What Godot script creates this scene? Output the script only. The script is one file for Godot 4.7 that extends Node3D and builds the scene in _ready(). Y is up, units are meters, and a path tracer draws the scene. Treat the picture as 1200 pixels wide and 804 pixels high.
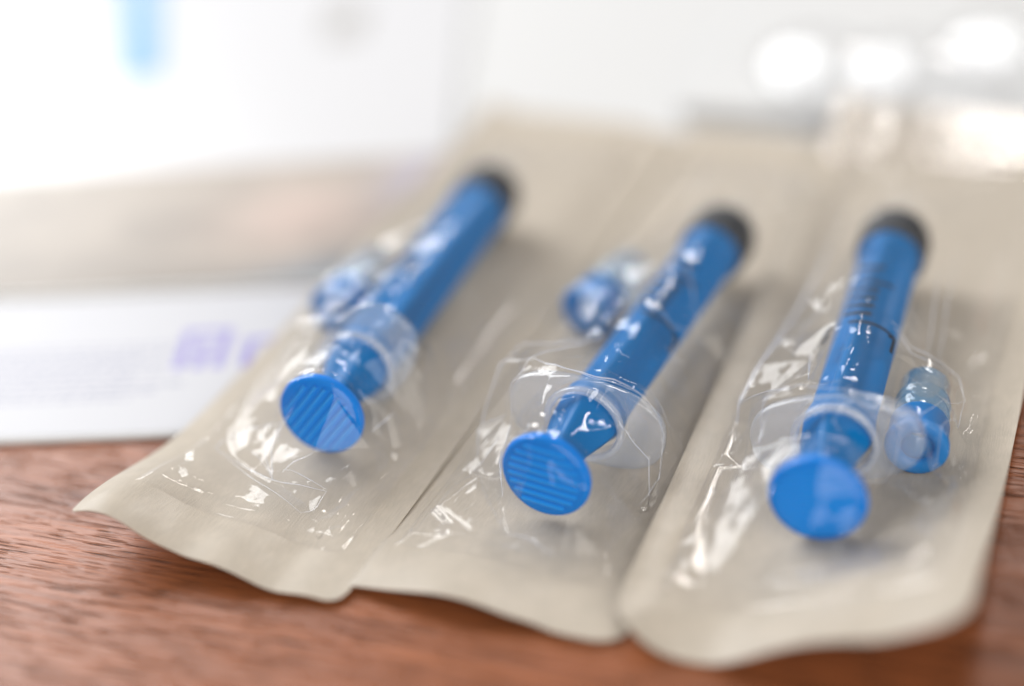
extends Node3D
# All shapes are worked out in millimetres and written to the meshes in metres.
const MM := 0.001
var M := {}
var rng := RandomNumberGenerator.new()
var used := {}

func _ready():
	rng.seed = 7
	# ---------- camera ----------
	var cam := Camera3D.new()
	cam.name = "camera"
	add_child(cam)
	var lens := CameraAttributesPhysical.new()
	lens.frustum_focal_length = 63.2
	lens.exposure_aperture = 2.8
	lens.frustum_focus_distance = 0.281
	lens.frustum_near = 0.02
	lens.frustum_far = 12.0
	cam.attributes = lens
	cam.position = Vector3(0, 0.167, 0.278)
	cam.basis = Basis(Vector3.RIGHT, deg_to_rad(-31.0)) * Basis(Vector3.BACK, deg_to_rad(-5.0))
	cam.current = true
	# ---------- light of the room ----------
	var we := WorldEnvironment.new()
	we.name = "room_light"
	var env := Environment.new()
	env.background_mode = Environment.BG_COLOR
	env.background_color = Color(0.80, 0.79, 0.78)
	env.background_energy_multiplier = 0.2
	env.tonemap_mode = Environment.TONE_MAPPER_LINEAR
	env.tonemap_exposure = 1.2
	env.sdfgi_enabled = true
	env.ssao_enabled = true
	env.ssil_enabled = true
	we.environment = env
	add_child(we)
	window_light("window_light", Vector3(-0.62, 0.62, -0.80), Vector3(0, 0, -0.05), Vector2(0.85, 0.85), 2.0, Color(0.98, 0.985, 0.99))
	window_light("added_sparkle_light", Vector3(0.45, 0.95, -1.0), Vector3(0.03, 0, 0), Vector2(0.26, 0.26), 0.42, Color(1.0, 0.98, 0.96))  # added lamp that puts sparkles on film and plastic, not a window

	window_light("front_fill_light", Vector3(0.35, 0.62, 1.1), Vector3(0, 0, 0), Vector2(1.6, 0.9), 1.45, Color(1.0, 0.98, 0.95))  # added fill lamp that brightens the thumb discs from the front

	make_materials()
	table()
	papers()
	packs()
	background_film()

func window_light(called, at, to, size, energy, col):  # area light, for the window and for the added fill and sparkle lamps
	var l := AreaLight3D.new()
	l.name = called
	l.area_size = size
	l.area_normalize_energy = true
	l.light_energy = energy
	l.light_color = col
	l.area_range = 6.0
	l.shadow_enabled = true
	add_child(l)
	l.look_at_from_position(at, to, Vector3.UP)

# ---------------------------------------------------------------- helpers
func numbered(called: String) -> String:
	if not used.has(called):
		used[called] = 0
		return called
	used[called] += 1
	return "%s_%03d" % [called, used[called]]

func thing(called, label, category, at = Vector3.ZERO, turn = 0.0, group = "") -> Node3D:
	var o := Node3D.new()
	o.name = numbered(called)
	add_child(o)
	o.position = at * MM
	o.rotation.y = turn
	o.set_meta("label", label)
	o.set_meta("category", category)
	if group:
		o.set_meta("group", group)
	return o

func obj(called, mesh: Mesh, mat: Material, parent: Node3D) -> MeshInstance3D:
	var o := MeshInstance3D.new()
	o.name = called
	o.mesh = mesh
	if mat:
		o.material_override = mat
	parent.add_child(o, true)
	return o

func new_st(smooth := 0) -> SurfaceTool:
	var st := SurfaceTool.new()
	st.begin(Mesh.PRIMITIVE_TRIANGLES)
	st.set_smooth_group(smooth)
	return st

func done(st: SurfaceTool) -> ArrayMesh:
	st.generate_normals()
	return st.commit()

func quad(st: SurfaceTool, a, b, c, d, ua = Vector2.ZERO, ub = Vector2.ZERO, uc = Vector2.ZERO, ud = Vector2.ZERO):
	# a b c d run clockwise as seen from outside; points in mm
	for k in [[a, ua], [b, ub], [c, uc], [a, ua], [c, uc], [d, ud]]:
		st.set_uv(k[1])
		st.add_vertex(k[0] * MM)

func box(st: SurfaceTool, lo: Vector3, hi: Vector3, uvs := 0.01):
	# every face with UVs in mm * uvs
	var p := func(x, y, z): return Vector3(hi.x if x else lo.x, hi.y if y else lo.y, hi.z if z else lo.z)
	var faces := [
		[[0, 1, 0], [1, 1, 0], [1, 1, 1], [0, 1, 1]], [[0, 0, 1], [1, 0, 1], [1, 0, 0], [0, 0, 0]],
		[[0, 1, 1], [1, 1, 1], [1, 0, 1], [0, 0, 1]], [[1, 1, 0], [0, 1, 0], [0, 0, 0], [1, 0, 0]],
		[[1, 1, 1], [1, 1, 0], [1, 0, 0], [1, 0, 1]], [[0, 1, 0], [0, 1, 1], [0, 0, 1], [0, 0, 0]]]
	for k in 6:
		var v := []
		var uv := []
		for c in faces[k]:
			var q: Vector3 = p.call(c[0], c[1], c[2])
			v.append(q)
			uv.append((Vector2(q.x, q.z) if k < 2 else Vector2(q.x, -q.y) if k < 4 else Vector2(q.z, -q.y)) * uvs)
		quad(st, v[0], v[1], v[2], v[3], uv[0], uv[1], uv[2], uv[3])

func rounded_slab(size: Vector3, r: float, steps := 4) -> ArrayMesh:
	# a box standing on y = 0, its edges rounded; centred in x and z
	var st := new_st(0)
	var h := size * 0.5
	var n := steps * 2 + 2
	for face in 6:
		var ax := face / 2
		var sg := 1.0 if face % 2 == 0 else -1.0
		var bx := (ax + 1) % 3
		var cx := (ax + 2) % 3
		var grid := []
		for i in n:
			for j in n:
				var d := Vector3.ZERO
				var inner := h - Vector3(r, r, r)
				var ti := _cube_angle(i, steps)
				var tj := _cube_angle(j, steps)
				d[ax] = sg
				d[bx] = tan(ti)
				d[cx] = tan(tj)
				d = d.normalized() * r
				var base := Vector3.ZERO
				base[ax] = sg * inner[ax]
				base[bx] = inner[bx] * (1.0 if i > steps else -1.0)
				base[cx] = inner[cx] * (1.0 if j > steps else -1.0)
				grid.append(base + d + Vector3(0, h.y, 0))
		for i in n - 1:
			for j in n - 1:
				var a = grid[i * n + j]
				var b = grid[i * n + j + 1]
				var c = grid[(i + 1) * n + j + 1]
				var e = grid[(i + 1) * n + j]
				if sg > 0:
					quad(st, a, b, c, e)
				else:
					quad(st, a, e, c, b)
	return done(st)

func _cube_angle(i: int, steps: int) -> float:
	# 0..steps: -45deg .. 0 ; steps+1..2*steps+1: 0 .. 45deg
	if i <= steps:
		return -PI / 4 + PI / 4 * i / steps
	return PI / 4 * (i - steps - 1) / steps

func lathe(st: SurfaceTool, prof: Array, seg := 48, wob = null):
	# profile of (r, z) about the z axis, listed so that the outside lies to the left of travel; +z towards the viewer
	for i in prof.size() - 1:
		for s in seg:
			var a0 := TAU * s / seg
			var a1 := TAU * (s + 1) / seg
			var pts := []
			for q in [[i, a0], [i, a1], [i + 1, a1], [i + 1, a0]]:
				var r: float = prof[q[0]].x
				if wob != null:
					r *= wob.call(prof[q[0]].y, q[1])
				pts.append(Vector3(cos(q[1]) * r, sin(q[1]) * r, prof[q[0]].y))
			quad(st, pts[0], pts[1], pts[2], pts[3])

func std(col: Color, rough := 0.5) -> StandardMaterial3D:
	var m := StandardMaterial3D.new()
	m.albedo_color = col
	m.roughness = rough
	m.cull_mode = BaseMaterial3D.CULL_DISABLED
	return m

func clear(col: Color, alpha: float, rough := 0.06) -> StandardMaterial3D:
	var m := std(Color(col.r, col.g, col.b, alpha), rough)
	m.transparency = BaseMaterial3D.TRANSPARENCY_ALPHA
	return m

func tex(img: Image) -> ImageTexture:
	img.generate_mipmaps()
	return ImageTexture.create_from_image(img)

func noise_img(w: int, h: int, freq: float, sd: int, oct := 3) -> Image:
	var n := FastNoiseLite.new()
	n.noise_type = FastNoiseLite.TYPE_SIMPLEX_SMOOTH
	n.seed = sd
	n.frequency = freq
	n.fractal_octaves = oct
	return n.get_image(w, h, false, false, true)

func ss(a: float, b: float, x: float) -> float:
	return smoothstep(a, b, x)

# ---------------------------------------------------------------- materials
func make_materials():
	# plastic
	M.blue = std(Color(0.0, 0.53, 0.92), 0.42)
	M.blue.metallic_specular = 0.25
	M.blue_ridge = std(Color(0.0, 0.58, 0.95), 0.22)
	M.blue.backlight_enabled = true
	M.blue.backlight = Color(0.0, 0.4, 0.6)
	M.rubber = std(Color(0.10, 0.095, 0.09), 0.55)
	M.ink = std(Color(0.04, 0.04, 0.06), 0.6)
	M.barrel = clear(Color(0.80, 0.87, 0.97), 0.02, 0.08)
	M.flange = clear(Color(0.86, 0.90, 0.96), 0.16, 0.12)
	M.lip = clear(Color(0.90, 0.93, 0.98), 0.22, 0.1)
	M.film = clear(Color(0.86, 0.91, 1.0), 0.018, 0.05)
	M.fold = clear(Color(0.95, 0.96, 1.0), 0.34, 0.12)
	M.seal_line = std(Color(0.80, 0.765, 0.72), 0.6)
	M.fibre = std(Color(0.20, 0.20, 0.26), 0.7)
	M.blue_rod_shaded = std(Color(0.0, 0.42, 0.68), 0.4)  # same plastic as the disc, darkened for the dimmer light inside the barrel
	M.blue_rod_shaded.metallic_specular = 0.25
	M.seal = clear(Color(0.93, 0.92, 0.90), 0.04, 0.24)
	M.seal.metallic_specular = 0.2
	M.barrel.metallic_specular = 0.08
	M.film.metallic_specular = 0.4
	M.bubble = clear(Color(0.93, 0.94, 0.96), 0.03, 0.03)
	M.cyan = std(Color(0.02, 0.50, 0.80), 0.3)
	M.cyan.backlight_enabled = true
	M.cyan.backlight = Color(0.05, 0.4, 0.6)
	M.cyan_clear = clear(Color(0.16, 0.66, 0.90), 0.26, 0.12)
	M.white = std(Color(0.83, 0.83, 0.83), 0.6)
	M.white_dull = std(Color(0.80, 0.80, 0.80), 0.5)
	M.white_gloss = std(Color(0.84, 0.84, 0.85), 0.3)
	# paper of the pouches: cream, with the faint weave of medical paper
	var size := 1024
	var a := noise_img(size, size, 0.012, 3, 4).get_data()
	var fine := noise_img(size, size, 0.20, 9, 2).get_data()
	var long := noise_img(size, 64, 0.25, 5, 2)
	long.convert(Image.FORMAT_L8)
	long.resize(size, size, Image.INTERPOLATE_CUBIC)
	var lg := long.get_data()
	var st_a := a.size() / (size * size)
	var col := PackedByteArray()
	col.resize(size * size * 3)
	var hgt := PackedByteArray()
	hgt.resize(size * size)
	for i in size * size:
		var v := a[i * st_a] / 255.0 - 0.5
		var f := fine[i * st_a] / 255.0 - 0.5
		var l := lg[i] / 255.0 - 0.5
		var k := 1.0 + 0.05 * v + 0.07 * f + 0.09 * l
		col[i * 3] = clampi(int(189 * k), 0, 255)
		col[i * 3 + 1] = clampi(int(178 * k), 0, 255)
		col[i * 3 + 2] = clampi(int(163 * k), 0, 255)
		hgt[i] = clampi(int(128 + 120 * (f * 0.6 + l * 0.8)), 0, 255)
	M.paper = std(Color.WHITE, 0.8)
	M.paper.albedo_texture = tex(Image.create_from_data(size, size, false, Image.FORMAT_RGB8, col))
	M.paper.heightmap_enabled = true
	M.paper.heightmap_texture = tex(Image.create_from_data(size, size, false, Image.FORMAT_L8, hgt))
	M.paper.heightmap_scale = 0.012
	M.paper.backlight_enabled = true
	M.paper.backlight = Color(0.3, 0.28, 0.25)
	wood_material()

func wood_material():
	var w := 1024
	var h := 2048
	# grain runs along x; 1024 px = 300 mm along, 2048 px = 200 mm across
	var mk := func(sw: int, sh: int, fr: float, sd: int, oct: int) -> PackedByteArray:
		var im := noise_img(sw, sh, fr, sd, oct)
		im.convert(Image.FORMAT_L8)
		im.resize(w, h, Image.INTERPOLATE_CUBIC)
		return im.get_data()
	var broad: PackedByteArray = mk.call(24, 512, 0.03, 21, 3)
	var mid: PackedByteArray = mk.call(36, 1024, 0.16, 22, 3)
	var fine: PackedByteArray = mk.call(48, 2048, 0.32, 23, 3)
	var pore: PackedByteArray = mk.call(90, 2048, 0.24, 24, 2)
	var grit: PackedByteArray = mk.call(512, 2048, 0.3, 25, 2)
	var col := PackedByteArray()
	col.resize(w * h * 3)
	var hgt := PackedByteArray()
	hgt.resize(w * h)
	var dark := Vector3(104, 58, 34)
	var light := Vector3(176, 106, 66)
	for i in w * h:
		var b := broad[i] / 255.0
		var m := mid[i] / 255.0
		var f := fine[i] / 255.0
		var p := pore[i] / 255.0
		var t := 0.30 * b + 0.38 * m + 0.32 * f
		t = clampf((t - 0.5) * 1.4 + 0.55, 0.0, 1.0)
		var po := clampf((p - 0.66) * 7.0, 0.0, 1.0)
		var g := (grit[i] / 255.0 - 0.5) * 0.12
		var c := dark.lerp(light, clampf(t + g, 0, 1)) * (1.0 - 0.5 * po)
		col[i * 3] = int(c.x)
		col[i * 3 + 1] = int(c.y)
		col[i * 3 + 2] = int(c.z)
		hgt[i] = clampi(int(255.0 * (0.75 * (0.3 + 0.5 * f + 0.2 * m + g) - 0.55 * po + 0.2)), 0, 255)
	M.wood = std(Color.WHITE, 0.38)
	M.wood.metallic_specular = 0.4
	M.wood.albedo_texture = tex(Image.create_from_data(w, h, false, Image.FORMAT_RGB8, col))
	M.wood.heightmap_enabled = true
	M.wood.heightmap_texture = tex(Image.create_from_data(w, h, false, Image.FORMAT_L8, hgt))
	M.wood.heightmap_scale = 0.028

# ---------------------------------------------------------------- table
const GRAIN := 22.0   # degrees that the grain and the packs are turned

func table():
	var t := thing("wooden_table", "reddish brown wooden table top with open straight grain under the pouches", "table", Vector3(0, 0, -40), deg_to_rad(-GRAIN))
	var st := new_st(-1)
	var lo := Vector3(-520, -28, -330)
	var hi := Vector3(520, 0, 330)
	box(st, lo, hi, 1.0)
	var m := done(st)
	var mat = M.wood
	mat.uv1_scale = Vector3(1.0 / 300, 1.0 / 200, 1)
	mat.uv1_offset = Vector3(0.37, 0.21, 0)
	obj("table_top", m, mat, t)

# ---------------------------------------------------------------- papers and cartons behind
func print_text(w: int, h: int, rows: Array, ink: Color, paper: Color) -> Image:
	var im := Image.create(w, h, false, Image.FORMAT_RGB8)
	im.fill(paper)
	for r in rows:
		var x: int = r[0]
		while x < r[1]:
			var n := rng.randi_range(8, 34)
			n = mini(n, r[1] - x)
			for c in range(0, n, 4):
				var up := rng.randi_range(0, r[3] / 2)
				im.fill_rect(Rect2i(x + c, r[2] + up, 2, r[3] - up), ink)
				im.fill_rect(Rect2i(x + c, r[2] + r[3] / 2, 4, 1), ink)
			x += n + 7
	return im

func printed_sheet(called, img: Image, at: Vector3, size: Vector2, turn: float, parent: Node3D):
	# a print that covers the top face: a sheet 0.1 mm thick glued on
	var st := new_st(-1)
	var y := 0.12
	var h := size * 0.5
	quad(st, Vector3(-h.x, y, -h.y), Vector3(h.x, y, -h.y), Vector3(h.x, y, h.y), Vector3(-h.x, y, h.y), Vector2(0, 0), Vector2(1, 0), Vector2(1, 1), Vector2(0, 1))
	var o := obj(called, done(st), null, parent)
	var m := std(Color.WHITE, 0.5)
	m.albedo_texture = tex(img)
	o.material_override = m
	o.position = at * MM
	o.rotation.y = turn
	return o

func papers():
	# flat leaflet in place of a printed carton, right edge under the first pouch
	var lf := thing("carton_front_leaflet", "white folded paper leaflet in place of a carton front, with rows of tiny lilac text, left of the pouches", "leaflet", Vector3(-80, 0, -4.5), deg_to_rad(-5))
	obj("folded_sheets", rounded_slab(Vector3(116, 1.0, 49), 0.48), M.white, lf)
	var rows := []
	for k in 9:
		rows.append([20, 700 - (k % 3) * 40, 200 + k * 24, 12])
	var im := print_text(1000, 520, rows, Color(0.32, 0.32, 0.50), Color(0.72, 0.72, 0.74))
	for s in [[672, 150, 18, 150], [704, 190, 18, 110], [736, 150, 18, 150], [672, 150, 82, 18], [780, 190, 18, 110], [780, 190, 60, 18], [822, 190, 18, 110], [780, 282, 60, 18], [862, 150, 18, 150], [894, 190, 50, 18], [894, 282, 50, 18], [894, 190, 18, 110]]:
		im.fill_rect(Rect2i(s[0], s[1], s[2], s[3]), Color(0.50, 0.46, 0.72))
	printed_sheet("text_print", im, Vector3(0, 1.0, 0), Vector2(112, 47), 0, lf)

	# picture booklet behind it, in place of the carton top
	var bk := thing("carton_top_booklet", "thin booklet in place of the carton top, with a blurred beige and pink cover picture, behind the text leaflet", "booklet", Vector3(-76, 0, -57), deg_to_rad(-4))
	obj("pages", rounded_slab(Vector3(146, 1.7, 55), 0.6), M.white, bk)
	var w := 256
	var pic := Image.create(w, w / 2, false, Image.FORMAT_RGB8)
	var nz := FastNoiseLite.new()
	nz.seed = 4
	nz.frequency = 0.02
	for y in w / 2:
		for x in w:
			var u := float(x) / w
			var v := float(y) / (w / 2)
			var c := Color(0.66, 0.62, 0.58).lerp(Color(0.55, 0.51, 0.47), clampf(v * 1.2 - 0.2, 0, 1))
			c = c.lerp(Color(0.78, 0.68, 0.64), 0.6 * exp(-pow((u - 0.74) / 0.12, 2) - pow((v - 0.5) / 0.3, 2)))
			c = c.lerp(Color(0.45, 0.47, 0.50), 0.9 * exp(-pow((u - 0.80) / 0.16, 2) - pow((v - 0.95 + (u - 0.8) * 0.9) / 0.13, 2)))
			c = c.lerp(Color(0.62, 0.62, 0.80), 0.7 * exp(-pow((u - 0.95) / 0.08, 2) - pow((v - 0.25) / 0.25, 2)))
			c = c * (1.0 + 0.12 * nz.get_noise_2d(x, y))
			pic.set_pixel(x, y, c)
	printed_sheet("cover_picture", pic, Vector3(0, 1.7, 0), Vector2(144, 53), 0, bk)

	# white cartons at the back
	var c1 := thing("flat_carton", "flat white cardboard carton with a blue printed bar, at the back left", "carton", Vector3(-119, 0.4, -163), deg_to_rad(-4))
	obj("carton_body", rounded_slab(Vector3(230, 1.0, 150), 0.45), M.white_gloss, c1)
	var st := new_st(-1)
	box(st, Vector3(-5, 1.03, -60), Vector3(5, 1.15, 34))
	var bar := obj("blue_bar", done(st), std(Color(0.36, 0.60, 0.92), 0.5), c1)
	bar.position = Vector3(29, 0, -11) * MM
	bar.rotation.y = deg_to_rad(12)
	st = new_st(-1)
	box(st, Vector3(-5, 1.03, -12), Vector3(5, 1.15, 12))
	var dk := obj("grey_mark", done(st), std(Color(0.66, 0.65, 0.64), 0.5), c1)
	dk.position = Vector3(83, 0, -8) * MM

	var sh := thing("paper_sheet", "loose white paper sheet lying under the far ends of the pouches", "paper sheet", Vector3(82, 0, -128), deg_to_rad(-GRAIN))
	obj("sheet", rounded_slab(Vector3(260, 0.3, 160), 0.12), M.white_dull, sh)
	var c2 := thing("flat_carton", "plain white carton lying behind the far ends of the pouches", "carton", Vector3(143, 0.4, -112.3), deg_to_rad(-GRAIN))
	obj("carton_body", rounded_slab(Vector3(172, 3.6, 120), 1.2), M.white_dull, c2)

# ---------------------------------------------------------------- the three packs
var nA := Vector3(cos(deg_to_rad(24)), 0, sin(deg_to_rad(24)))
var aA := Vector3(sin(deg_to_rad(24)), 0, -cos(deg_to_rad(24)))

var PW := 45.0      # width of the pouch being built
var PL := 164.0     # length of the pouch being built

func packs():
	var P := [
		{"n": -19.5, "a": -76.5, "th": 25.0, "sy": Vector3(-25.4, 10.0, 18.4), "yaw": 21.7, "ad": Vector3(-31.2, 7.2, -4.0), "adyaw": 25.0, "adroll": 0.3, "roll": 0.9, "hull": 0.45,
			"label": "leftmost clear fronted pouch with a lifted front corner and crinkled film fold",
			"slabel": "leftmost syringe with blue plunger, its thumb disc above the crinkled film fold",
			"alabel": "pale blue bottle adapter left of the leftmost syringe barrel"},
		{"n": 22.5, "a": -73.0, "th": 26.0, "sy": Vector3(11.0, 8.9, 39.8), "yaw": 27.6, "ad": Vector3(13.4, 5.4, 1.0), "adyaw": 34.0, "adroll": 1.2, "roll": -0.1, "hull": 0.6,
			"label": "middle clear fronted pouch, overlapped by the pouches on both sides",
			"slabel": "middle syringe with ridged blue thumb disc in sharp focus",
			"alabel": "bright blue bottle adapter with round hole, left of the middle syringe barrel"},
		{"n": 67.2, "a": -73.5, "th": 22.0, "sy": Vector3(47.9, 9.9, 52.2), "yaw": 20.7, "ad": Vector3(60.0, 6.8, 53.0), "adyaw": 18.0, "adroll": 2.0, "roll": 0.2, "hull": 0.62,
			"label": "rightmost clear fronted pouch, its front right corner curled up off the table",
			"slabel": "rightmost syringe with blue plunger and dark scale lines facing up on its barrel",
			"alabel": "translucent blue bottle adapter right of the rightmost syringe barrel"}]
	for k in 3:
		var p: Dictionary = P[k]
		pouch(k, p)
	var s0 := make_syringe()
	for k in 3:
		var p: Dictionary = P[k]
		var s := s0
		if k > 0:
			s = s0.duplicate()
			s.name = numbered("oral_syringe")
			add_child(s)
		s.position = p.sy * MM
		s.rotation = Vector3(0, deg_to_rad(-p.yaw), p.roll)
		s.set_meta("label", p.slabel)
	var a0 := make_adapter()
	for k in 3:
		var p: Dictionary = P[k]
		var a := a0
		if k > 0:
			a = a0.duplicate()
			a.name = numbered("bottle_adapter")
			add_child(a)
		a.position = p.ad * MM
		a.rotation = Vector3(0, deg_to_rad(-p.adyaw), p.adroll)
		a.set_meta("label", p.alabel)

func local_of(p: Dictionary, w: Vector3) -> Vector3:
	# world mm -> pouch frame (x across, z towards the viewer, front edge at z = 0)
	var o: Vector3 = nA * p.n + aA * p.a
	var th := deg_to_rad(p.th)
	var d := w - o
	return Vector3(d.x * cos(th) + d.z * sin(th), d.y, -d.x * sin(th) + d.z * cos(th))

var wav := FastNoiseLite.new()

func paper_h(k: int, x: float, t: float) -> float:
	# height of the backing paper above the table, t mm behind the front edge
	var h := 0.35
	wav.seed = 11
	wav.frequency = 0.035
	wav.fractal_octaves = 2
	h += 0.35 * (1.0 + wav.get_noise_3d(x, t, k * 50.0)) * ss(30, 0, t) + 0.12 * (1 + wav.get_noise_3d(x * 2, t * 2, 90.0 + k * 50))
	if k == 0:
		h += 0.45 * ss(24, 12, x) + 0.35 + 1.4 * ss(20, 42, t) * ss(21, 8, x)
		var lift := 7.0 * ss(12, -21, x) + 0.9 * sin((x + 22) * 0.30) * ss(18, 4, x)
		h += lift * pow(ss(46, 0, t), 1.3)
		h += 1.6 * ss(-16, -22.5, x) * ss(60, 140, t)
	elif k == 1:
		h += 2.6 * exp(-pow((x + 4) / 12.0, 2)) * pow(ss(30, 0, t), 1.4)
		h *= 1.0 - 0.55 * ss(19, 22.5, absf(x))
	else:
		h += 0.9
		h += 2.0 * ss(-13, -24.5, x) * (0.55 + 0.45 * ss(0, 25, t))
		h += 11.0 * ss(-12, 23, x) * pow(ss(60, 0, t), 1.2)
		h += 2.4 * ss(12, 24.5, x) * ss(150, 60, t)
		h += 1.2 * sin(x * 0.22 + 1.0) * ss(14, 0, t)
	# far ends curl up a little
	h += [1.0, 1.5, 0.0][k] * pow(ss(PL - 26, PL, t), 1.5)
	if k == 2:
		h += 0.19 * maxf(0.0, t - PL + 22.0)
	return h

func front_off(k: int, x: float) -> float:
	# how far the front edge runs back at that x: rounded corners and an uneven cut
	var u := absf(x) / (PW * 0.5)
	var r: float = [3.0, 5.0, 9.0][k] if (x > 0) != (k == 2) else [0.6, 2.0, 5.0][k]
	var d := PW * 0.5 - absf(x)
	var o := 0.0
	if d < r:
		o = r - sqrt(maxf(0.0, r * r - (r - d) * (r - d)))
	wav.seed = 31
	wav.frequency = 0.05
	o += 0.8 * wav.get_noise_2d(x, k * 40.0) + 0.2
	return maxf(o, 0.0)

func pouch(k: int, p: Dictionary):
	PL = [164.0, 164.0, 177.0][k]
	PW = [45.0, 45.0, 49.0][k]
	var o3: Vector3 = nA * p.n + aA * p.a
	var t := thing("syringe_pouch", p.label, "pouch", o3, deg_to_rad(-p.th), "sterile syringe pouches side by side")
	# ----- paper backing
	var xs := []
	var nx := 46
	for i in nx:
		var u := -1.0 + 2.0 * i / (nx - 1)
		xs.append(signf(u) * PW * 0.5 * (1.0 - pow(1.0 - absf(u), 1.25)))
	var ts := []
	var nt := 120
	for j in nt:
		ts.append(PL * pow(float(j) / (nt - 1), 1.35))
	var top := []
	for j in nt:
		for i in nx:
			var off := front_off(k, xs[i]) * ss(24, 0, ts[j])
			var tt: float = ts[j] + off
			top.append(Vector3(xs[i], paper_h(k, xs[i], tt), -tt))
	var st := new_st(0)
	var uvq := func(v: Vector3): return Vector2(v.x, v.z) / 60.0
	var th := Vector3(0, 0.13, 0)
	for j in nt - 1:
		for i in nx - 1:
			var a: Vector3 = top[j * nx + i]
			var b: Vector3 = top[(j + 1) * nx + i]
			var c: Vector3 = top[(j + 1) * nx + i + 1]
			var d: Vector3 = top[j * nx + i + 1]
			quad(st, a, b, c, d, uvq.call(a), uvq.call(b), uvq.call(c), uvq.call(d))
			quad(st, a - th, d - th, c - th, b - th, uvq.call(a), uvq.call(d), uvq.call(c), uvq.call(b))
	st.set_smooth_group(-1)
	var rim := []
	for i in nx - 1:
		rim.append([top[i], top[i + 1]])
		rim.append([top[(nt - 1) * nx + i + 1], top[(nt - 1) * nx + i]])
	for j in nt - 1:
		rim.append([top[(j + 1) * nx], top[j * nx]])
		rim.append([top[j * nx + nx - 1], top[(j + 1) * nx + nx - 1]])
	for e in rim:
		quad(st, e[0], e[1], e[1] - th, e[0] - th, uvq.call(e[0]), uvq.call(e[1]), uvq.call(e[1]), uvq.call(e[0]))
	obj("paper_backing", done(st), M.paper, t)
	# ----- film
	film(k, p, t)

func obstacles(p: Dictionary) -> Array:
	# what holds the film up, in the pouch frame: [kind, ...]
	var out := []
	var ax := func(yaw): return Vector3(sin(deg_to_rad(p.th - yaw)), 0, cos(deg_to_rad(p.th - yaw)))
	var s := local_of(p, p.sy)
	var d: Vector3 = ax.call(p.yaw)
	out.append({"a": s, "b": s - d * 67, "r": 6.6})
	out.append({"a": s - d * 67, "b": s - d * 78, "r": 2.4})
	out.append({"a": s + d * 15.2, "b": s + d * 17.4, "r": 6.9})
	var c: Vector3 = Vector3(d.z, 0, -d.x)
	out.append({"a": s - d * 0.2, "b": s + d * 1.6, "r": 7.6, "fl": 13.2, "c": c})
	var q := local_of(p, p.ad)
	var e: Vector3 = ax.call(p.adyaw)
	out.append({"a": q, "b": q - e * 7, "r": 5.1})
	out.append({"a": q - e * 7, "b": q - e * 18, "r": 4.3})
	return out

func obst_h(list: Array, x: float, z: float) -> float:
	var best := 0.0
	for o in list:
		var a: Vector3 = o.a
		var b: Vector3 = o.b
		var dx := b.x - a.x
		var dz := b.z - a.z
		var l2 := dx * dx + dz * dz
		var u := ((x - a.x) * dx + (z - a.z) * dz) / l2
		var m := 0.7 / sqrt(l2)
		if u < -m or u > 1.0 + m:
			continue
		u = clampf(u, 0, 1)
		var ex := x - a.x - dx * u
		var ez := z - a.z - dz * u
		var dd := ex * ex + ez * ez
		var r: float = o.r + 0.5
		if o.has("fl"):
			var l := sqrt(dd)
			var w: float = o.fl + 0.4
			if l < w:
				var h: float = a.y + r * pow(1.0 - pow(l / w, 3.4), 0.5)
				best = maxf(best, h)
		elif dd < r * r:
			best = maxf(best, a.y + sqrt(r * r - dd) * 1.0)
	return best

const IN_SIDE := 5.0
const IN_FRONT := 11.0

func hull_planes(list: Array) -> Array:
	# the planes of the tightest sheet that could be stretched from the seal over everything inside
	var pts := []
	var hx := PW * 0.5 - IN_SIDE
	for i in 7:
		for sx in [-1, 1]:
			pts.append(Vector3(sx * hx, 0, -IN_FRONT - (PL - 2 * IN_FRONT) * i / 6.0))
	for i in 3:
		pts.append(Vector3(-hx * 0.5 + hx * 0.5 * i, 0, -IN_FRONT))
	for o in list:
		var a: Vector3 = o.a
		var b: Vector3 = o.b
		if o.has("fl"):
			for f in [-0.86, -0.5, 0.0, 0.5, 0.86]:
				for e in [a, b]:
					var q: Vector3 = e + o.c * o.fl * f
					pts.append(Vector3(q.x, obst_h([o], q.x, q.z), q.z))
		else:
			for e in [a, b]:
				pts.append(Vector3(e.x, e.y + o.r + 0.5, e.z))
				if o.r > 6:
					var cc := Vector3(b.z - a.z, 0, a.x - b.x).normalized()
					for f in [-0.7, 0.7]:
						pts.append(Vector3(e.x + cc.x * f * o.r, e.y + o.r * 0.71 + 0.4, e.z + cc.z * f * o.r))
	for i in pts.size():
		pts[i] += Vector3(rng.randf_range(-0.05, 0.05), rng.randf_range(-0.03, 0.03), rng.randf_range(-0.05, 0.05))
	var planes := []
	var n := pts.size()
	for i in n:
		for j in range(i + 1, n):
			for l in range(j + 1, n):
				var nn: Vector3 = (pts[j] - pts[i]).cross(pts[l] - pts[i])
				if absf(nn.y) < 1e-3:
					continue
				var gx := -nn.x / nn.y
				var gz := -nn.z / nn.y
				var c0: float = pts[i].y - gx * pts[i].x - gz * pts[i].z
				var ok := true
				for m in n:
					if pts[m].y > c0 + gx * pts[m].x + gz * pts[m].z + 1e-4:
						ok = false
						break
				if ok:
					planes.append(Vector3(gx, gz, c0))
	return planes

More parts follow.
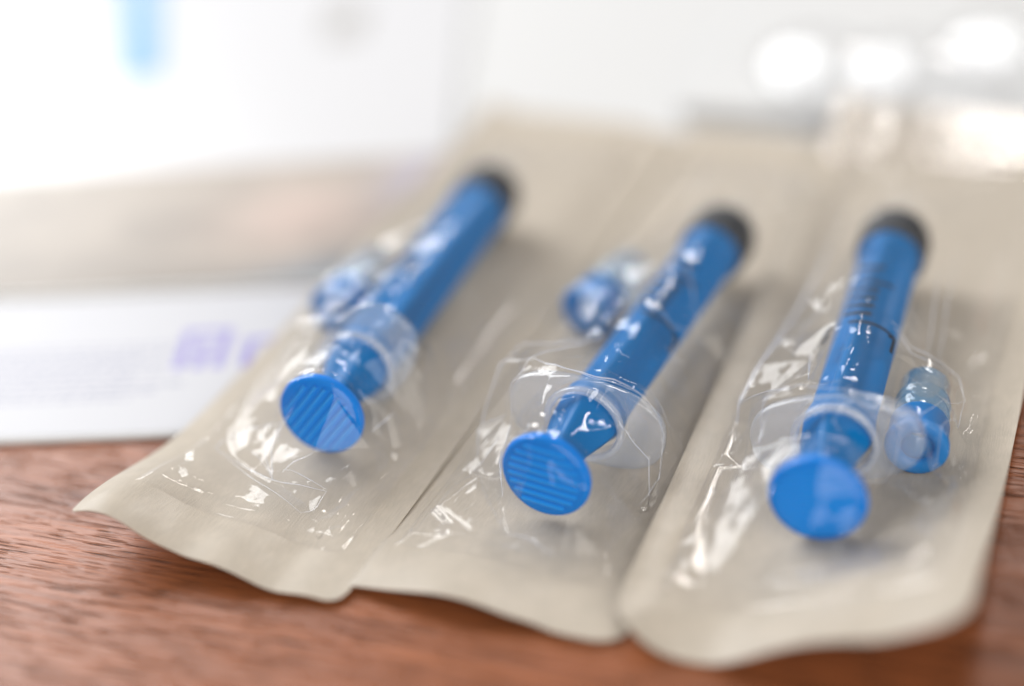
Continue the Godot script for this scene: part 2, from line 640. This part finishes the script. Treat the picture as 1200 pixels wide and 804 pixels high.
func film(k: int, p: Dictionary, t: Node3D):
	var list := obstacles(p)
	var planes := hull_planes(list)
	# coarse membrane
	var cs := 1.25
	var cx := int(PW / cs) + 1
	var ct := int(PL / cs) + 1
	var ob := PackedFloat32Array()
	ob.resize(cx * ct)
	var h := PackedFloat32Array()
	h.resize(cx * ct)
	for j in ct:
		for i in cx:
			var x := -PW * 0.5 + i * cs
			var z := -j * cs
			var v := obst_h(list, x, z)
			ob[j * cx + i] = v
			h[j * cx + i] = v
	var i0 := int(IN_SIDE / cs)
	var j0 := int(IN_FRONT / cs)
	for it in 90:
		for j in range(j0 + 1, ct - j0 - 1):
			for i in range(i0 + 1, cx - i0 - 1):
				var q := j * cx + i
				var v := h[q] + 1.7 * ((h[q - 1] + h[q + 1] + h[q - cx] + h[q + cx]) * 0.25 - h[q])
				h[q] = maxf(v, ob[q])
	# fine sheet
	var fs := 0.3
	var nx := int(PW / fs) + 1
	var nt := 420
	var ridge := FastNoiseLite.new()
	ridge.noise_type = FastNoiseLite.TYPE_SIMPLEX
	ridge.fractal_type = FastNoiseLite.FRACTAL_RIDGED
	ridge.fractal_octaves = 2
	ridge.frequency = 0.045
	ridge.seed = 50 + k
	var soft := FastNoiseLite.new()
	soft.frequency = 0.06
	soft.seed = 80 + k
	var hx := PW * 0.5 - IN_SIDE
	var crumple := tent(k, p, list, planes, h, ob, cs, cx, ct, nx, nt)
	var pts := []
	var hs := PackedFloat32Array()
	hs.resize(nx * nt)
	for j in nt:
		var tt := PL * pow(float(j) / (nt - 1), 1.3) if j > 0 else 0.0
		for i in nx:
			var x := -PW * 0.5 + i * PW / (nx - 1)
			var off := front_off(k, x) * ss(24, 0, tt)
			var ta := tt + off
			pts.append(Vector3(x, 0, -ta))
			var inside := minf(minf(hx - absf(x), ta - IN_FRONT), PL - IN_FRONT - ta)
			var m := 0.0
			if inside > 0:
				# membrane
				var fx := clampf((x + PW * 0.5) / cs, 0, cx - 1.001)
				var fz := clampf(ta / cs, 0, ct - 1.001)
				var q := int(fz) * cx + int(fx)
				var ux := fx - int(fx)
				var uz := fz - int(fz)
				var mem := lerpf(lerpf(h[q], h[q + 1], ux), lerpf(h[q + cx], h[q + cx + 1], ux), uz)
				var hu := 1e9
				for pl in planes:
					hu = minf(hu, pl.z + pl.x * x - pl.y * ta)
				hu = maxf(hu, 0)
				m = lerpf(mem, hu, p.hull)
				var tn := crumple[j * nx + i]
				if tn >= 0.0:
					m = lerpf(tn, m, ss(78, 88, ta))
				m = maxf(m, obst_h(list, x, -ta) * 1.0)
				var pocket := 1.3 * ss(0, 2.0, inside)
				m = maxf(m, pocket)
				var am := ss(0.0, 3.0, inside)
				am *= 0.12 + 0.88 * ss(80, 60, ta)
				m += am * (0.25 * (ridge.get_noise_2d(x * 1.3, ta * 0.8) - 0.2) * clampf(m / 6.0, 0.25, 1.0) + 0.25 * soft.get_noise_2d(x * 2.5, ta * 2.5))
				var zone := am * ss(0.5, 4.0, m) * ss(100, 75, ta)
				m += zone * 0.22 * facet(x * 0.9 - ta * 0.43, ta * 0.9 + x * 0.43, 2.8, k * 7 + 3)
				m = maxf(m, 0.15)
			hs[j * nx + i] = m
	# a little smoothing so that folds have a radius
	var h2 := hs.duplicate()
	for j in range(1, nt - 1):
		for i in range(1, nx - 1):
			var q := j * nx + i
			if hs[q] > 0:
				h2[q] = 0.6 * hs[q] + 0.1 * (hs[q - 1] + hs[q + 1] + hs[q - nx] + hs[q + nx])
	for q in nx * nt:
		var v: Vector3 = pts[q]
		var ph := paper_h(k, v.x, -v.z)
		v.y = maxf(ph + 0.10, maxf(h2[q] + 0.35, ph + 0.10 + minf(h2[q], 2.0)) if h2[q] > 0 else 0.0)
		pts[q] = v
	var st := new_st(0)
	var seal := new_st(0)
	var flap := new_st(0)
	for j in nt - 1:
		for i in nx - 1:
			var q := j * nx + i
			var flat := hs[q] == 0.0 and hs[q + 1] == 0.0 and hs[q + nx] == 0.0 and hs[q + nx + 1] == 0.0
			quad(flap if flat and k == 2 and pts[q].z < -PL + 24 else seal if flat else st, pts[q], pts[q + nx], pts[q + nx + 1], pts[q + 1])
	obj("sealed_rim", done(seal), M.seal, t)
	if k == 2:
		obj("end_flap", done(flap), M.film, t)
	if k == 0:
		# the film reaches past the paper at the lifted corner
		var a: Vector3 = pts[0]
		var b: Vector3 = pts[nx * 52]
		var c := a + Vector3(-3.4, 0.8, -1.2)
		quad(st, a, c, b, b)
	var sheet := obj("film", done(st), M.film, t)
	var ground := func(x: float, t1: float) -> float:
		var gi := clampf((x + PW * 0.5) / PW * (nx - 1), 0, nx - 1.01)
		var gj := clampf(pow(maxf(t1, 0) / PL, 1.0 / 1.3) * (nt - 1), 0, nt - 1.01)
		var q := int(gj) * nx + int(gi)
		return lerpf(lerpf(pts[q].y, pts[q + 1].y, gi - int(gi)), lerpf(pts[q + nx].y, pts[q + nx + 1].y, gi - int(gi)), gj - int(gj))
	for n in FOLDS[k].size():
		var wide := 0.24 if k == 2 and n == 0 else rng.randf_range(0.05, 0.11)
		obj("fold", fold_line(FOLDS[k][n], wide, ground), M.fold, sheet)
	if k < 2:
		var fb: Array = [[12.5, 12.5, 0, 13.1, 12.2, 0, 13.5, 12.7, 0, 13.2, 13.2, 0], [15.9, 38.0, 0, 16.2, 35.0, 0, 15.6, 31.9, 0, 16.0, 30.2, 0, 14.9, 28.2, 0]][k]
		var tiny: Array = []
		for v in fb:
			tiny.append(v)
		var f := obj("stray_fibre", fold_line(tiny, 0.04, ground, 1.0), M.fibre, self)
		f.name = numbered("stray_fibre")
		f.transform = t.transform
		f.set_meta("label", ["tiny curled dark fibre on the front margin of the leftmost pouch", "thin wavy dark hair on the film right of the middle syringe"][k])
		f.set_meta("category", "fibre")

var table_of_heights := PackedFloat32Array()

func facet(x: float, y: float, cell: float, sd: int) -> float:
	# crumpled sheet: flat triangles between random heights
	if table_of_heights.is_empty():
		table_of_heights.resize(4096)
		for i in 4096:
			table_of_heights[i] = rng.randf_range(-1, 1)
	var fx := x / cell + 200.0
	var fy := y / cell + 200.0
	var ix := int(fx)
	var iy := int(fy)
	var u := fx - ix
	var v := fy - iy
	var at := func(a: int, b: int) -> float: return table_of_heights[((a * 37 + b * 101 + sd * 613) ^ (a * b)) & 4095]
	var h00: float = at.call(ix, iy)
	var h11: float = at.call(ix + 1, iy + 1)
	var h10: float = at.call(ix + 1, iy)
	var h01: float = at.call(ix, iy + 1)
	# a fold line stands up a little along some of the edges
	var even := (ix + iy) % 2 == 0
	var diag := absf(u - v) if even else absf(u + v - 1.0)
	var edge := minf(minf(minf(u, 1 - u), minf(v, 1 - v)), diag * 0.71) * cell
	var fold := 0.16 * absf(h00 + h11) * maxf(0.0, 1.0 - edge / 0.45) / 0.85
	h00 += fold
	h11 += fold
	h10 += fold
	h01 += fold
	if even:
		return h00 + u * (h10 - h00) + v * (h11 - h10) if u > v else h00 + v * (h01 - h00) + u * (h11 - h01)
	return h00 + u * (h10 - h00) + v * (h01 - h00) if u + v < 1.0 else h11 + (1 - u) * (h01 - h11) + (1 - v) * (h10 - h11)

func tent(k: int, p: Dictionary, list: Array, planes: Array, h: PackedFloat32Array, ob: PackedFloat32Array, cs: float, cx: int, ct: int, nx: int, nt: int) -> PackedFloat32Array:
	# the crumpled front of the film: flat facets hung between its folds, the things inside and the seal
	var at := PackedVector2Array()
	var hh := PackedFloat32Array()
	var hx := PW * 0.5 - IN_SIDE
	var base := func(x: float, t: float) -> float:
		var q := clampi(int(round(t / cs)), 0, ct - 1) * cx + clampi(int(round((x + PW * 0.5) / cs)), 0, cx - 1)
		var hu := 1e9
		for pl in planes:
			hu = minf(hu, pl.z + pl.x * x - pl.y * t)
		return maxf(lerpf(h[q], maxf(hu, 0), 0.4), 0.0)
	var put := func(x: float, t: float, v: float, gap: float):
		var q := Vector2(x, t)
		for o in at:
			if o.distance_to(q) < gap:
				return
		at.append(q)
		hh.append(maxf(v, obst_h(list, x, -t) + 0.1 if v > 0.6 else v))
	for run in FOLDS[k]:
		for i in run.size() / 3 - 1:
			var a := Vector3(run[3 * i], run[3 * i + 1], run[3 * i + 2])
			var b := Vector3(run[3 * i + 3], run[3 * i + 4], run[3 * i + 5])
			var n := maxi(1, int(Vector2(a.x - b.x, a.y - b.y).length() / 2.4))
			for q in n + 1:
				var c := a.lerp(b, float(q) / n)
				if c.y < 88:
					put.call(c.x, c.y, c.z, 0.9)
	for i in 22:
		var t := IN_FRONT + i * 4.0
		for sx in [-1, 1]:
			put.call(sx * hx, t, 0.0, 1.0)
	for i in 10:
		put.call(-hx + hx * 2.0 * i / 9.0, IN_FRONT, 0.0, 1.0)
		put.call(-hx + hx * 2.0 * i / 9.0, 92.0, base.call(-hx + hx * 2.0 * i / 9.0, 92.0), 1.0)
	for o in list:
		for f in ([-0.85, -0.45, 0.0, 0.45, 0.85] if o.has("fl") else [0.0, 0.14, 0.28, 0.42, 0.56, 1.0]):
			var c: Vector3 = (o.a + o.c * o.fl * f) if o.has("fl") else o.a.lerp(o.b, f)
			if -c.z < 88:
				put.call(c.x, -c.z, obst_h(list, c.x, c.z) + 0.45, 1.2)
	for i in 130:
		var x := rng.randf_range(-hx + 1, hx - 1)
		var t := rng.randf_range(IN_FRONT + 2, 86)
		var v: float = base.call(x, t)
		put.call(x, t, maxf(0.4, v * rng.randf_range(0.86, 1.02) + rng.randf_range(-0.4, 0.5)), 3.4)
	var out := PackedFloat32Array()
	out.resize(nx * nt)
	out.fill(-1.0)
	var tri := Geometry2D.triangulate_delaunay(at)
	for f in tri.size() / 3:
		var a := at[tri[3 * f]]
		var b := at[tri[3 * f + 1]]
		var c := at[tri[3 * f + 2]]
		var den := (b.y - c.y) * (a.x - c.x) + (c.x - b.x) * (a.y - c.y)
		if absf(den) < 1e-6:
			continue
		var lo := Vector2(minf(a.x, minf(b.x, c.x)), minf(a.y, minf(b.y, c.y)))
		var hi := Vector2(maxf(a.x, maxf(b.x, c.x)), maxf(a.y, maxf(b.y, c.y)))
		var i0 := clampi(int((lo.x + PW * 0.5) / PW * (nx - 1)), 0, nx - 1)
		var i1 := clampi(int((hi.x + PW * 0.5) / PW * (nx - 1)) + 1, 0, nx - 1)
		var j0 := clampi(int(pow(maxf(lo.y, 0) / PL, 1.0 / 1.3) * (nt - 1)), 0, nt - 1)
		var j1 := clampi(int(pow(maxf(hi.y, 0) / PL, 1.0 / 1.3) * (nt - 1)) + 1, 0, nt - 1)
		for j in range(j0, j1 + 1):
			var y := PL * pow(float(j) / (nt - 1), 1.3) if j > 0 else 0.0
			for i in range(i0, i1 + 1):
				var x := -PW * 0.5 + i * PW / (nx - 1)
				var u := ((b.y - c.y) * (x - c.x) + (c.x - b.x) * (y - c.y)) / den
				var v := ((c.y - a.y) * (x - c.x) + (a.x - c.x) * (y - c.y)) / den
				if u >= -0.001 and v >= -0.001 and u + v <= 1.001:
					out[j * nx + i] = u * hh[tri[3 * f]] + v * hh[tri[3 * f + 1]] + (1 - u - v) * hh[tri[3 * f + 2]]
	return out

# folds of each film, as runs of (x, t, height) in its pouch
const FOLDS := [
	[[-12.1, 25.0, 3.5, 0.9, 20.6, 4.5, 10.5, 20.5, 4.5], [-12.1, 25.0, 3.5, -1.6, 19.8, 2.5, 8.5, 15.5, 2.0], [10.5, 20.5, 4.5, 10.3, 17.4, 3.5, 8.5, 15.5, 2.0], [0.9, 20.6, 4.5, -1.7, 25.4, 6.5, -3.0, 30.2, 7.5], [1.9, 22.2, 5.0, 3.4, 23.6, 6.5, 5.9, 25.6, 7.5], [0.9, 20.6, 4.5, -2.7, 23.8, 5.5, -6.7, 25.8, 6.5], [0.9, 20.6, 4.5, -2.0, 24.0, 5.5, -4.1, 27.6, 6.5], [1.9, 22.5, 4.5, 5.6, 22.3, 5.0, 10.3, 20.9, 4.5], [-1.6, 27.5, 7.0, -2.2, 30.6, 8.0], [-12.1, 28.3, 4.5, -8.0, 30.3, 6.5, -2.5, 30.7, 8.5], [-12.1, 25.0, 3.5, -12.1, 28.3, 4.5], [11.9, 34.1, 6.5, 14.1, 38.4, 8.5]],
	[[-14.2, 33.8, 2.5, -16.3, 38.9, 4.5, -15.0, 46.5, 12.5, -8.1, 43.8, 16.5], [-8.1, 43.8, 16.5, -1.4, 41.6, 16.5, 7.3, 40.4, 16.5, 15.8, 38.8, 9.5], [-7.5, 43.7, 15.5, -0.6, 41.5, 15.5, 7.1, 39.7, 15.5, 14.4, 39.2, 8.5], [15.8, 38.8, 9.5, 16.3, 34.6, 4.5, 14.5, 30.3, 1.5], [-8.1, 43.8, 16.5, -9.3, 42.1, 10.5, -10.1, 39.2, 6.5], [-15.0, 46.5, 12.5, -14.2, 52.9, 12.5, -6.7, 54.1, 13.5, -0.2, 55.6, 14.5], [-8.1, 43.8, 16.5, -4.6, 49.3, 15.5, 0.2, 54.4, 14.5], [-15.8, 39.8, 4.5, -11.5, 40.3, 6.5], [2.9, 68.3, 13.5, 8.4, 63.9, 13.5, 10.8, 68.2, 10.5], [9.1, 59.3, 12.5, 10.9, 60.1, 9.5, 11.5, 62.0, 7.5], [5.9, 79.9, 10.5, 10.7, 70.9, 6.5], [-13.5, 31.1, 1.5, -11.0, 36.0, 5.5], [-10.1, 39.2, 6.5, -8.9, 31.0, 4.5, -6.0, 25.1, 2.5], [-1.6, 15.9, 2.0, 2.5, 16.2, 2.3, 7.5, 13.2, 2.0], [8.5, 38.7, 9.5, 14.0, 36.6, 5.5, 15.6, 31.9, 2.5]],
	[[-18.0, 53.2, 3.5, -18.0, 54.6, 7.5, -16.6, 63.4, 9.5, -14.7, 80.9, 8.5, -13.2, 95.0, 7.5, -13.5, 125.8, 3.5], [-16.6, 63.4, 9.5, -14.7, 70.6, 9.5, -11.9, 70.9, 10.5, -10.0, 80.6, 10.5], [-15.8, 69.0, 9.5, -12.6, 77.4, 9.5, -10.0, 75.2, 11.5], [-17.7, 54.4, 8.5, -10.6, 48.3, 14.5, -6.1, 45.6, 16.5, 2.9, 45.2, 16.5, 11.3, 49.0, 11.5, 16.2, 64.0, 6.5], [16.2, 64.0, 6.5, 14.5, 69.6, 7.5, 9.5, 70.2, 10.5, 3.3, 70.9, 12.5], [13.9, 47.4, 2.0, 15.9, 55.0, 3.5, 16.2, 64.0, 6.5], [3.8, 69.6, 12.5, 7.1, 68.0, 11.5, 12.6, 68.3, 8.5], [10.8, 71.5, 7.5, 10.1, 87.1, 5.5, 9.6, 105.4, 3.5], [8.8, 73.4, 8.5, 7.8, 93.9, 5.5], [-8.0, 45.5, 8.5, -12.0, 42.6, 3.5], [3.3, 47.2, 14.5, 7.5, 48.9, 12.5, 11.9, 50.2, 8.5], [-8.6, 64.6, 11.5, -6.5, 52.7, 13.5], [3.9, 41.8, 3.5, 11.2, 43.8, 2.5, 13.8, 47.8, 2.5]]]

func fold_line(pl: Array, r0: float, ground: Callable, curl := 0.0) -> ArrayMesh:
	# a thin welt of doubled film that follows the sheet
	var c := []
	var n := pl.size() / 3
	for i in n:
		c.append(Vector2(pl[3 * i], pl[3 * i + 1]))
	var line := []
	for i in n - 1:
		var p0: Vector2 = c[maxi(i - 1, 0)]
		var p3: Vector2 = c[mini(i + 2, n - 1)]
		for q in 8:
			line.append(c[i].lerp(c[i + 1], q / 8.0).lerp(c[i].cubic_interpolate(c[i + 1], p0, p3, q / 8.0), curl))
	line.append(c[n - 1])
	var st := new_st(0)
	var rings := []
	for i in line.size():
		var a: Vector2 = line[maxi(i - 1, 0)]
		var b: Vector2 = line[mini(i + 1, line.size() - 1)]
		var d := Vector3(b.x - a.x, ground.call(b.x, b.y) - ground.call(a.x, a.y), a.y - b.y).normalized()
		var side := d.cross(Vector3.UP).normalized()
		var up := side.cross(d)
		var f := float(i) / (line.size() - 1)
		var r := r0 * (0.35 + 0.65 * sin(PI * clampf(f, 0.06, 0.94))) * rng.randf_range(0.75, 1.2)
		var mid := Vector3(line[i].x, ground.call(line[i].x, line[i].y) + 0.06, -line[i].y)
		var ring := []
		for k in 6:
			ring.append(mid + (side * cos(TAU * k / 6) + up * sin(TAU * k / 6)) * r)
		rings.append(ring)
	for i in rings.size() - 1:
		for k in 6:
			quad(st, rings[i][k], rings[i][(k + 1) % 6], rings[i + 1][(k + 1) % 6], rings[i + 1][k])
	return done(st)

# ---------------------------------------------------------------- syringe
func make_syringe() -> Node3D:
	var s := thing("oral_syringe", "", "syringe", Vector3.ZERO, 0.0, "oral syringes in the pouches")
	# barrel: a clear tube with shoulder and nozzle
	var st := new_st(0)
	lathe(st, [Vector2(6.5, 0.0), Vector2(6.5, -66), Vector2(2.6, -66.8), Vector2(5.4, -67.2), Vector2(3.2, -67.4), Vector2(2.7, -68), Vector2(2.3, -77), Vector2(1.2, -77.2)], 56)
	var barrel := obj("barrel", done(st), M.barrel, s)
	# scale lines lie on the barrel's upper side
	for q in [[-23.5, 22.0, 98.0, 0.7], [-26.3, 68.0, 108.0, 1.0], [-28.9, 68.0, 108.0, 1.0], [-31.5, 68.0, 108.0, 1.0], [-34.1, 68.0, 108.0, 1.0], [-36.7, 48.0, 104.0, 0.8], [-39.3, 76.0, 102.0, 0.5], [-41.9, 68.0, 108.0, 1.0]]:
		st = new_st(0)
		arc_strip(st, 6.53, q[0], q[1], q[2], q[3])
		obj("scale_line", done(st), M.ink, barrel)
	for q in [["2", -23.0, 134.0], ["1", -21.5, 26.0]]:
		var tm := TextMesh.new()
		tm.text = q[0]
		tm.font_size = 16
		tm.pixel_size = 0.00038
		tm.depth = 0.00005
		var o := obj("scale_numeral", tm, M.ink, barrel)
		var an := deg_to_rad(q[2])
		var up := Vector3(cos(an), sin(an), 0)
		o.position = (up * 6.62 + Vector3(0, 0, q[1])) * MM
		o.basis = Basis(Vector3(sin(an), -cos(an), 0), Vector3(0, 0, -1), up)
	# finger flange
	st = new_st(0)
	flange_shape(st)
	var fl := obj("finger_flange", done(st), M.flange, s)
	st = new_st(0)
	var ring := []
	for i in 13:
		var an := TAU * i / 12
		ring.append(Vector2(6.25 + cos(an) * 0.6, 1.9 + sin(an) * 0.75))
	lathe(st, ring, 48)
	obj("mouth_rim", done(st), M.lip, fl)
	# plunger rod, solid with shallow flutes near the thumb disc
	st = new_st(0)
	lathe(st, [Vector2(0.01, -57.2), Vector2(5.3, -57.2), Vector2(5.5, -56.6), Vector2(5.5, -55), Vector2(5.5, -54), Vector2(5.5, -30), Vector2(5.5, -5.2), Vector2(5.5, -4), Vector2(5.48, -3), Vector2(5.42, -1), Vector2(5.4, 1.5), Vector2(5.2, 3.2), Vector2(4.8, 5.0), Vector2(4.2, 7), Vector2(3.7, 9), Vector2(3.45, 11), Vector2(3.5, 12.8), Vector2(4.2, 14.1), Vector2(5.5, 14.85)], 64,
		func(z, an): return 1.0 - (0.26 * ss(-2, 4, z) * ss(15.0, 12.5, z) + 0.42 * ss(-56.0, -54.0, z) * ss(-3.0, -5.0, z)) * pow(absf(sin(2 * an)), 1.5))
	obj("plunger_rod", done(st), M.blue_rod_shaded, s)
	st = new_st(0)
	lathe(st, [Vector2(0.01, 14.75), Vector2(5.5, 14.75), Vector2(6.6, 15.1), Vector2(7.1, 15.5), Vector2(7.25, 16.1), Vector2(7.15, 16.7), Vector2(6.85, 17.1), Vector2(6.45, 17.2), Vector2(0.01, 17.2)], 64)
	var rod := obj("thumb_disc", done(st), M.blue, s)
	for k in 8:
		var y := -4.9 + 1.4 * k
		var w := sqrt(6.25 * 6.25 - y * y) - 0.35
		st = new_st(0)
		bar(st, Vector3(-w, y, 17.15), Vector3(w, y, 17.15), 0.40)
		obj("ridge", done(st), M.blue_ridge, rod)
	st = new_st(0)
	lathe(st, [Vector2(0.01, -66), Vector2(2.0, -65.8), Vector2(5.8, -65.0), Vector2(2.6, -64.4), Vector2(6.25, -63.3), Vector2(5.9, -62.9), Vector2(5.9, -61.0), Vector2(6.25, -60.6), Vector2(6.25, -57.8), Vector2(5.9, -57.3), Vector2(0.01, -57.3)], 48)
	obj("rubber_stopper", done(st), M.rubber, s)
	return s

func arc_strip(st: SurfaceTool, r: float, z: float, d0: float, d1: float, w: float):
	var n := maxi(3, int((d1 - d0) / 6))
	for i in n:
		var a0 := deg_to_rad(lerpf(d0, d1, float(i) / n))
		var a1 := deg_to_rad(lerpf(d0, d1, float(i + 1) / n))
		var v := func(a, zz): return Vector3(cos(a) * r, sin(a) * r, zz)
		quad(st, v.call(a1, z - w * 0.5), v.call(a0, z - w * 0.5), v.call(a0, z + w * 0.5), v.call(a1, z + w * 0.5))

func bar(st: SurfaceTool, a: Vector3, b: Vector3, r: float):
	# a half-round rib along x
	var n := 6
	for i in n:
		var a0 := PI * i / n
		var a1 := PI * (i + 1) / n
		var o0 := Vector3(0, cos(a0), sin(a0)) * r
		var o1 := Vector3(0, cos(a1), sin(a1)) * r
		quad(st, a + o0, b + o0, b + o1, a + o1)

func flange_shape(st: SurfaceTool):
	# rounded wing plate round the barrel mouth, with the mouth left open
	var n := 72
	var z0 := -0.4
	var z1 := 1.4
	var out := []
	var inn := []
	for i in n + 1:
		var a := TAU * i / n
		var c := cos(a)
		var s := sin(a)
		var r := pow(pow(absf(c) / 13.2, 2.6) + pow(absf(s) / 7.6, 2.6), -1.0 / 2.6)
		out.append(Vector2(c * r, s * r))
		inn.append(Vector2(c * 5.7, s * 5.7))
	for i in n:
		var prof := func(k): return [
			Vector3(inn[k].x, inn[k].y, z0), Vector3(inn[k].x, inn[k].y, z1), Vector3(inn[k].x * 1.14, inn[k].y * 1.14, z1 + 0.5), Vector3(inn[k].x * 1.25, inn[k].y * 1.25, z1),
			Vector3(out[k].x * 0.97, out[k].y * 0.97, z1), Vector3(out[k].x, out[k].y, z1 - 0.4), Vector3(out[k].x, out[k].y, z0 + 0.4), Vector3(out[k].x * 0.97, out[k].y * 0.97, z0), Vector3(inn[k].x * 1.16, inn[k].y * 1.16, z0)]
		var p0: Array = prof.call(i)
		var p1: Array = prof.call(i + 1)
		for j in p0.size() - 1:
			quad(st, p0[j], p0[j + 1], p1[j + 1], p1[j])

# ---------------------------------------------------------------- bottle adapter
func make_adapter() -> Node3D:
	var t := thing("bottle_adapter", "", "bottle adapter", Vector3.ZERO, 0.0, "bottle adapters beside the syringes")
	var st := new_st(0)
	lathe(st, [Vector2(2.3, -6.5), Vector2(2.5, -0.6), Vector2(2.9, 0.0), Vector2(4.5, 0.0), Vector2(4.9, -0.4), Vector2(4.9, -1.6), Vector2(4.6, -1.9), Vector2(4.6, -6.2), Vector2(4.2, -6.8), Vector2(2.3, -6.8)].map(func(q): return q), 44)
	obj("collar", done(st), M.cyan, t)
	st = new_st(0)
	lathe(st, [Vector2(0.01, -0.7), Vector2(2.35, -0.7), Vector2(2.35, -1.0)], 32)
	obj("socket_face", done(st), M.cyan_clear, t)
	st = new_st(0)
	lathe(st, [Vector2(4.1, -6.8), Vector2(4.1, -9), Vector2(4.4, -9.3), Vector2(4.1, -9.8), Vector2(4.05, -12), Vector2(4.35, -12.3), Vector2(4.0, -12.8), Vector2(3.9, -17.5), Vector2(3.5, -18), Vector2(2.4, -18)], 44)
	obj("sleeve", done(st), M.cyan_clear, t)
	return t

# ---------------------------------------------------------------- clear film packs at the back right
const GLINT_BUBBLES := [[75.5, 4.1, -86.5, 13.0], [93.0, 4.1, -80.0, 13.0], [119.0, 4.1, -86.0, 14.0]]

func background_film():
	# clear bubbles added on a clear strip, shaped so that each mirrors the window
	var at := Vector3(90, 4.1, -100)
	var t := thing("glint_strip", "clear plastic packaging strip with rounded bubbles added for window glints, on the carton at the back right", "plastic packaging", at)
	var spots := GLINT_BUBBLES
	for b in spots:
		var st := new_st(0)
		var prof := []
		var r: float = b[3]
		for i in 15:
			var an := PI * 0.5 * i / 14
			prof.append(Vector2(maxf(0.01, sin(an) * r * (1.0 + 0.12 * pow(sin(an), 8))), cos(an) * r))
		lathe(st, prof, 40)
		var o := obj("bubble", done(st), M.bubble, t)
		o.position = (Vector3(b[0], 4.1, b[2]) - at) * MM + Vector3(0, 0.0003, 0)
		var along := Vector3(0.44, 0, 0.9)
		o.basis = Basis(along * 1.8, Vector3.UP.cross(along), Vector3.UP)
	var st := new_st(-1)
	quad(st, Vector3(-28, 0.25, -4), Vector3(62, 0.25, -4), Vector3(62, 0.25, 34), Vector3(-28, 0.25, 34))
	obj("base_film", done(st), M.film, t)
